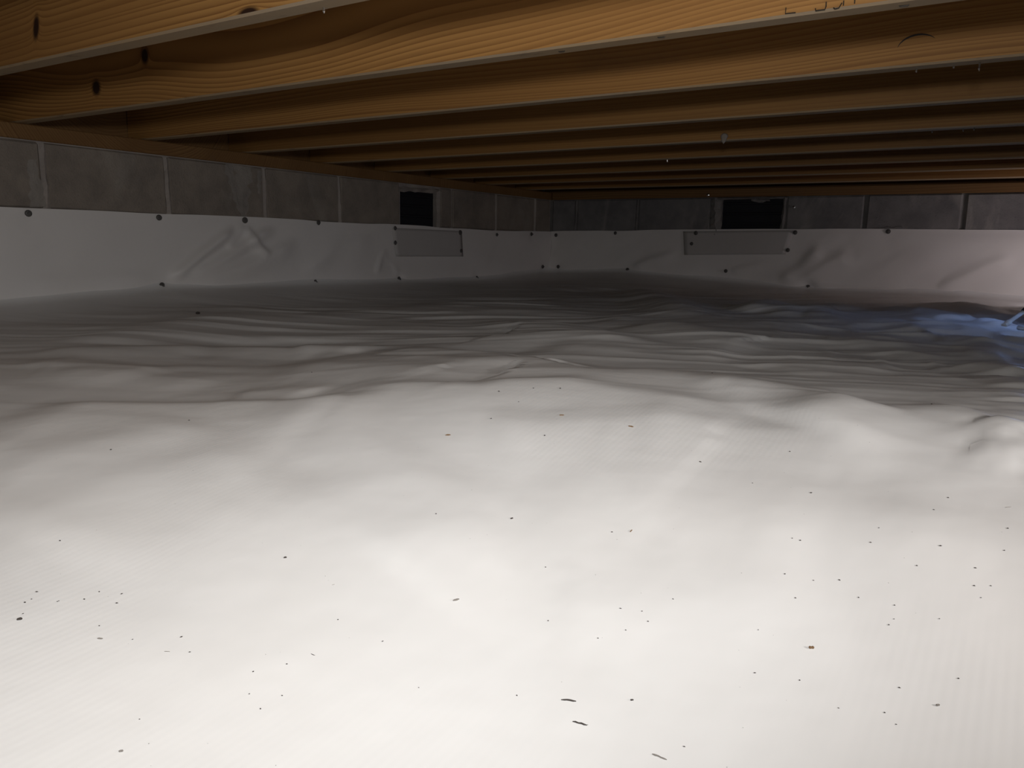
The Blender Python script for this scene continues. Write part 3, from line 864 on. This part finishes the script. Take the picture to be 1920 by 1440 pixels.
# ------------------------------------------------------------------ low tripod at the right edge; its unseen blue LED lamp is added
M_LEG = plain('pale_metal_leg', (0.80, 0.84, 0.86), 0.35, 0.5, 0.0)
M_BLACK = plain('black_plastic', (0.02, 0.02, 0.022), 0.45, 0.4)
q = NT('led_face', 0.4, 0.3)
q.color(rgba(0.8, 0.85, 0.95))
q.b.inputs['Emission Color'].default_value = (0.45, 0.62, 1.0, 1)
q.b.inputs['Emission Strength'].default_value = 6.0
M_LED = q.m
M_LED.cycles.emission_sampling = 'NONE'
_f = STAND_FEET[0]
hub = Vector((_f[0] + 0.125, _f[1] + 0.08, fz(_f[0], _f[1]) + 0.125))
light_root = empty('tripod_stand', (hub.x, hub.y, fz(hub.x, hub.y)))
tag(light_root, 'low tripod with pale metal legs and an added blue lamp by the right picture edge', 'work light')


def wpart(name, v, f, mat, smooth=False, parent=None):
    c = link(name, mesh(name, v, f, smooth), mat, light_root)
    c.location = -Vector(light_root.location)
    return c


for i, (fx, fy) in enumerate((STAND_FEET[0], (hub.x + 0.10, hub.y - 0.09), (hub.x + 0.02, hub.y + 0.14))):
    foot = Vector((fx, fy, fz(fx, fy) + 0.006))
    v, f = tube([foot, foot.lerp(hub, 0.08), foot.lerp(hub, 0.97)], [0.0055, 0.005, 0.005], 10)
    leg = wpart('leg', v, f, M_LEG, True)
    v, f = tube([foot.lerp(hub, -0.02), foot.lerp(hub, 0.02), foot.lerp(hub, 0.06)], [0.0065, 0.0075, 0.0065], 10)
    ft = wpart('foot', v, f, M_LEG if i == 0 else M_BLACK)
    if i == 0:
        v, f = tube([foot.lerp(hub, 0.27), foot.lerp(hub, 0.33), foot.lerp(hub, 0.42)], [0.0075, 0.009, 0.0075], 10)
        wpart('leg_clamp', v, f, M_BLACK)
v, f = tube([hub + Vector((0, 0, -0.03)), hub + Vector((0, 0, -0.015)), hub + Vector((0, 0, 0.015)), hub + Vector((0, 0, 0.02))], [0.012, 0.018, 0.018, 0.01], 12)
wpart('hub', v, f, M_BLACK)
v, f = tube([hub, hub + Vector((0.03, 0, 0.05))], 0.008, 10)
wpart('pole', v, f, M_LEG)
HEAD = hub + Vector((0.06, 0.0, 0.075))
AIM = Vector((-0.60, -0.15, -0.62)).normalized()
rot = AIM.to_track_quat('Z', 'Y')
hd = link('head', chamfer_box(0.13, 0.09, 0.035, 0.006), M_BLACK, light_root)
hd.location = HEAD - Vector(light_root.location); hd.rotation_mode = 'QUATERNION'; hd.rotation_quaternion = rot
fc = link('led_panel', chamfer_box(0.11, 0.07, 0.006, 0.002), M_LED, hd)
fc.location = (0, 0, 0.019)
lamp = add_light('led_fill', 'AREA', HEAD + AIM * 0.03, 0.27, (0.24, 0.42, 1.0), target=HEAD + AIM * 0.5, shape='RECTANGLE', size=0.11, size_y=0.07)
px_, py_ = STAND_FEET[1]
v, f = tube([(px_ + a, py_ + b, fz(px_ + a, py_ + b) + 0.006) for a, b in ((0, 0), (0.02, -0.015), (0.05, -0.025))], [0.006, 0.005, 0.004], 8)
clip = link('metal_peg', mesh('metal_peg', v, f, True), M_LEG)
tag(clip, 'tiny pale metal peg lying beside the tripod foot', 'peg')

# ------------------------------------------------------------------ unseen box light, added right of the picture to brighten the far wall
M_CASE = plain('yellow_case', (0.55, 0.40, 0.06), 0.5, 0.4)
q = NT('frosted_lens', 0.4, 0.3)
q.color(rgba(0.85, 0.85, 0.88))
q.b.inputs['Emission Color'].default_value = (0.92, 0.88, 1.0, 1)
q.b.inputs['Emission Strength'].default_value = 4.0
M_LENS = q.m
M_LENS.cycles.emission_sampling = 'NONE'
BX, BY = 0.42, 3.72
bz = fz(BX, BY)
box_root = empty('added_flood', (BX, BY, bz))
tag(box_root, 'yellow box flood light, added out of view to brighten the far wall', 'flood light')
baim = Vector((-0.80, 0.50, 0.14)).normalized()
box_root.rotation_euler = (0, 0, math.atan2(baim.y, baim.x) + math.pi / 2)
for sx in (-1, 1):
    v, f = tube([(sx * 0.075, 0.06, 0.005), (sx * 0.075, 0.0, 0.006), (sx * 0.075, -0.06, 0.005)], 0.006, 8)
    link('foot_bar', mesh('foot_bar', v, f), M_BLACK, box_root)
    v, f = tube([(sx * 0.075, 0, 0.006), (sx * 0.082, 0, 0.13)], 0.006, 8)
    link('bracket', mesh('bracket', v, f), M_BLACK, box_root)
c = link('case', chamfer_box(0.15, 0.05, 0.11, 0.008), M_CASE, box_root); c.location = (0, 0, 0.115)
c2 = link('lens', chamfer_box(0.125, 0.006, 0.085, 0.002), M_LENS, c); c2.location = (0, -0.027, 0)
src = Vector((BX, BY, bz + 0.115)) + baim * 0.04
add_light('flood_fill', 'AREA', src, 1.2, (1.0, 0.87, 0.90), target=src + baim, shape='RECTANGLE', size=0.12, size_y=0.08)

# ------------------------------------------------------------------ debris on the liner
for (xy, ln, ang, c, lab) in SLIVERS:
    r = random.Random(lab)
    n = 6
    pts, rad = [], []
    a = ang + 0.55      # the picture's horizontal runs about 33 degrees off the x axis
    for i in range(n):
        t = i / (n - 1) - 0.5
        bend = (0.25 * ln * (t * t) if 'curved' in lab else r.uniform(-0.04, 0.04) * ln)
        x = xy[0] + math.cos(a) * t * ln - math.sin(a) * bend
        y = xy[1] + math.sin(a) * t * ln + math.cos(a) * bend
        w = ln * (0.05 if ('fibre' in lab or 'straw' in lab or 'longest' in lab) else 0.25 if 'crumb' in lab else 0.13)
        pts.append((x, y, fz(x, y) + w * 0.9))
        rad.append(w * (0.45 if i in (0, n - 1) else r.uniform(0.85, 1.25)))
    v, f = tube(pts, rad, 6)
    nm = 'crumb' if 'crumb' in lab else ('fibre' if 'fibre' in lab or 'straw' in lab else 'wood_chip')
    o = link(nm, mesh(nm, v, f), M_CHIP[c])
    tag(o, lab, nm.replace('_', ' '), 'wood crumbs on the floor liner')
vs, fs = [], []
r = random.Random(3)
spots = [(x, y, r.uniform(0.00055, 0.0009) * math.hypot(x, y) / 0.65) for x, y in SPECKS]
for _ in range(260):
    x, y = r.uniform(-1.0, 0.1), r.uniform(0.2, 1.2)
    spots.append((x, y, r.uniform(0.00015, 0.0003)))
SX = np.array([s[0] for s in spots]); SY = np.array([s[1] for s in spots])
SZ = floor_height(SX, SY)
for (x, y, s), z in zip(spots, SZ):
    b = len(vs)
    a = r.uniform(0, 3.14); k = r.uniform(0.9, 1.8)
    ca, sa = math.cos(a), math.sin(a)
    for dx, dy, dz in ((s * k, 0, s * .4), (0, s, s * .4), (-s * k, 0, s * .4), (0, -s, s * .4), (0, 0, s), (0, 0, -s * .3)):
        vs.append((x + dx * ca - dy * sa, y + dx * sa + dy * ca, z + dz))
    fs += [(b, b + 1, b + 4), (b + 1, b + 2, b + 4), (b + 2, b + 3, b + 4), (b + 3, b, b + 4),
           (b + 1, b, b + 5), (b + 2, b + 1, b + 5), (b + 3, b + 2, b + 5), (b, b + 3, b + 5)]
o = link('dirt_specks', mesh('dirt_specks', vs, fs), M_CHIP['dark'])
tag(o, 'tiny dark specks of dirt scattered over the white floor liner', 'dirt', kind='stuff')
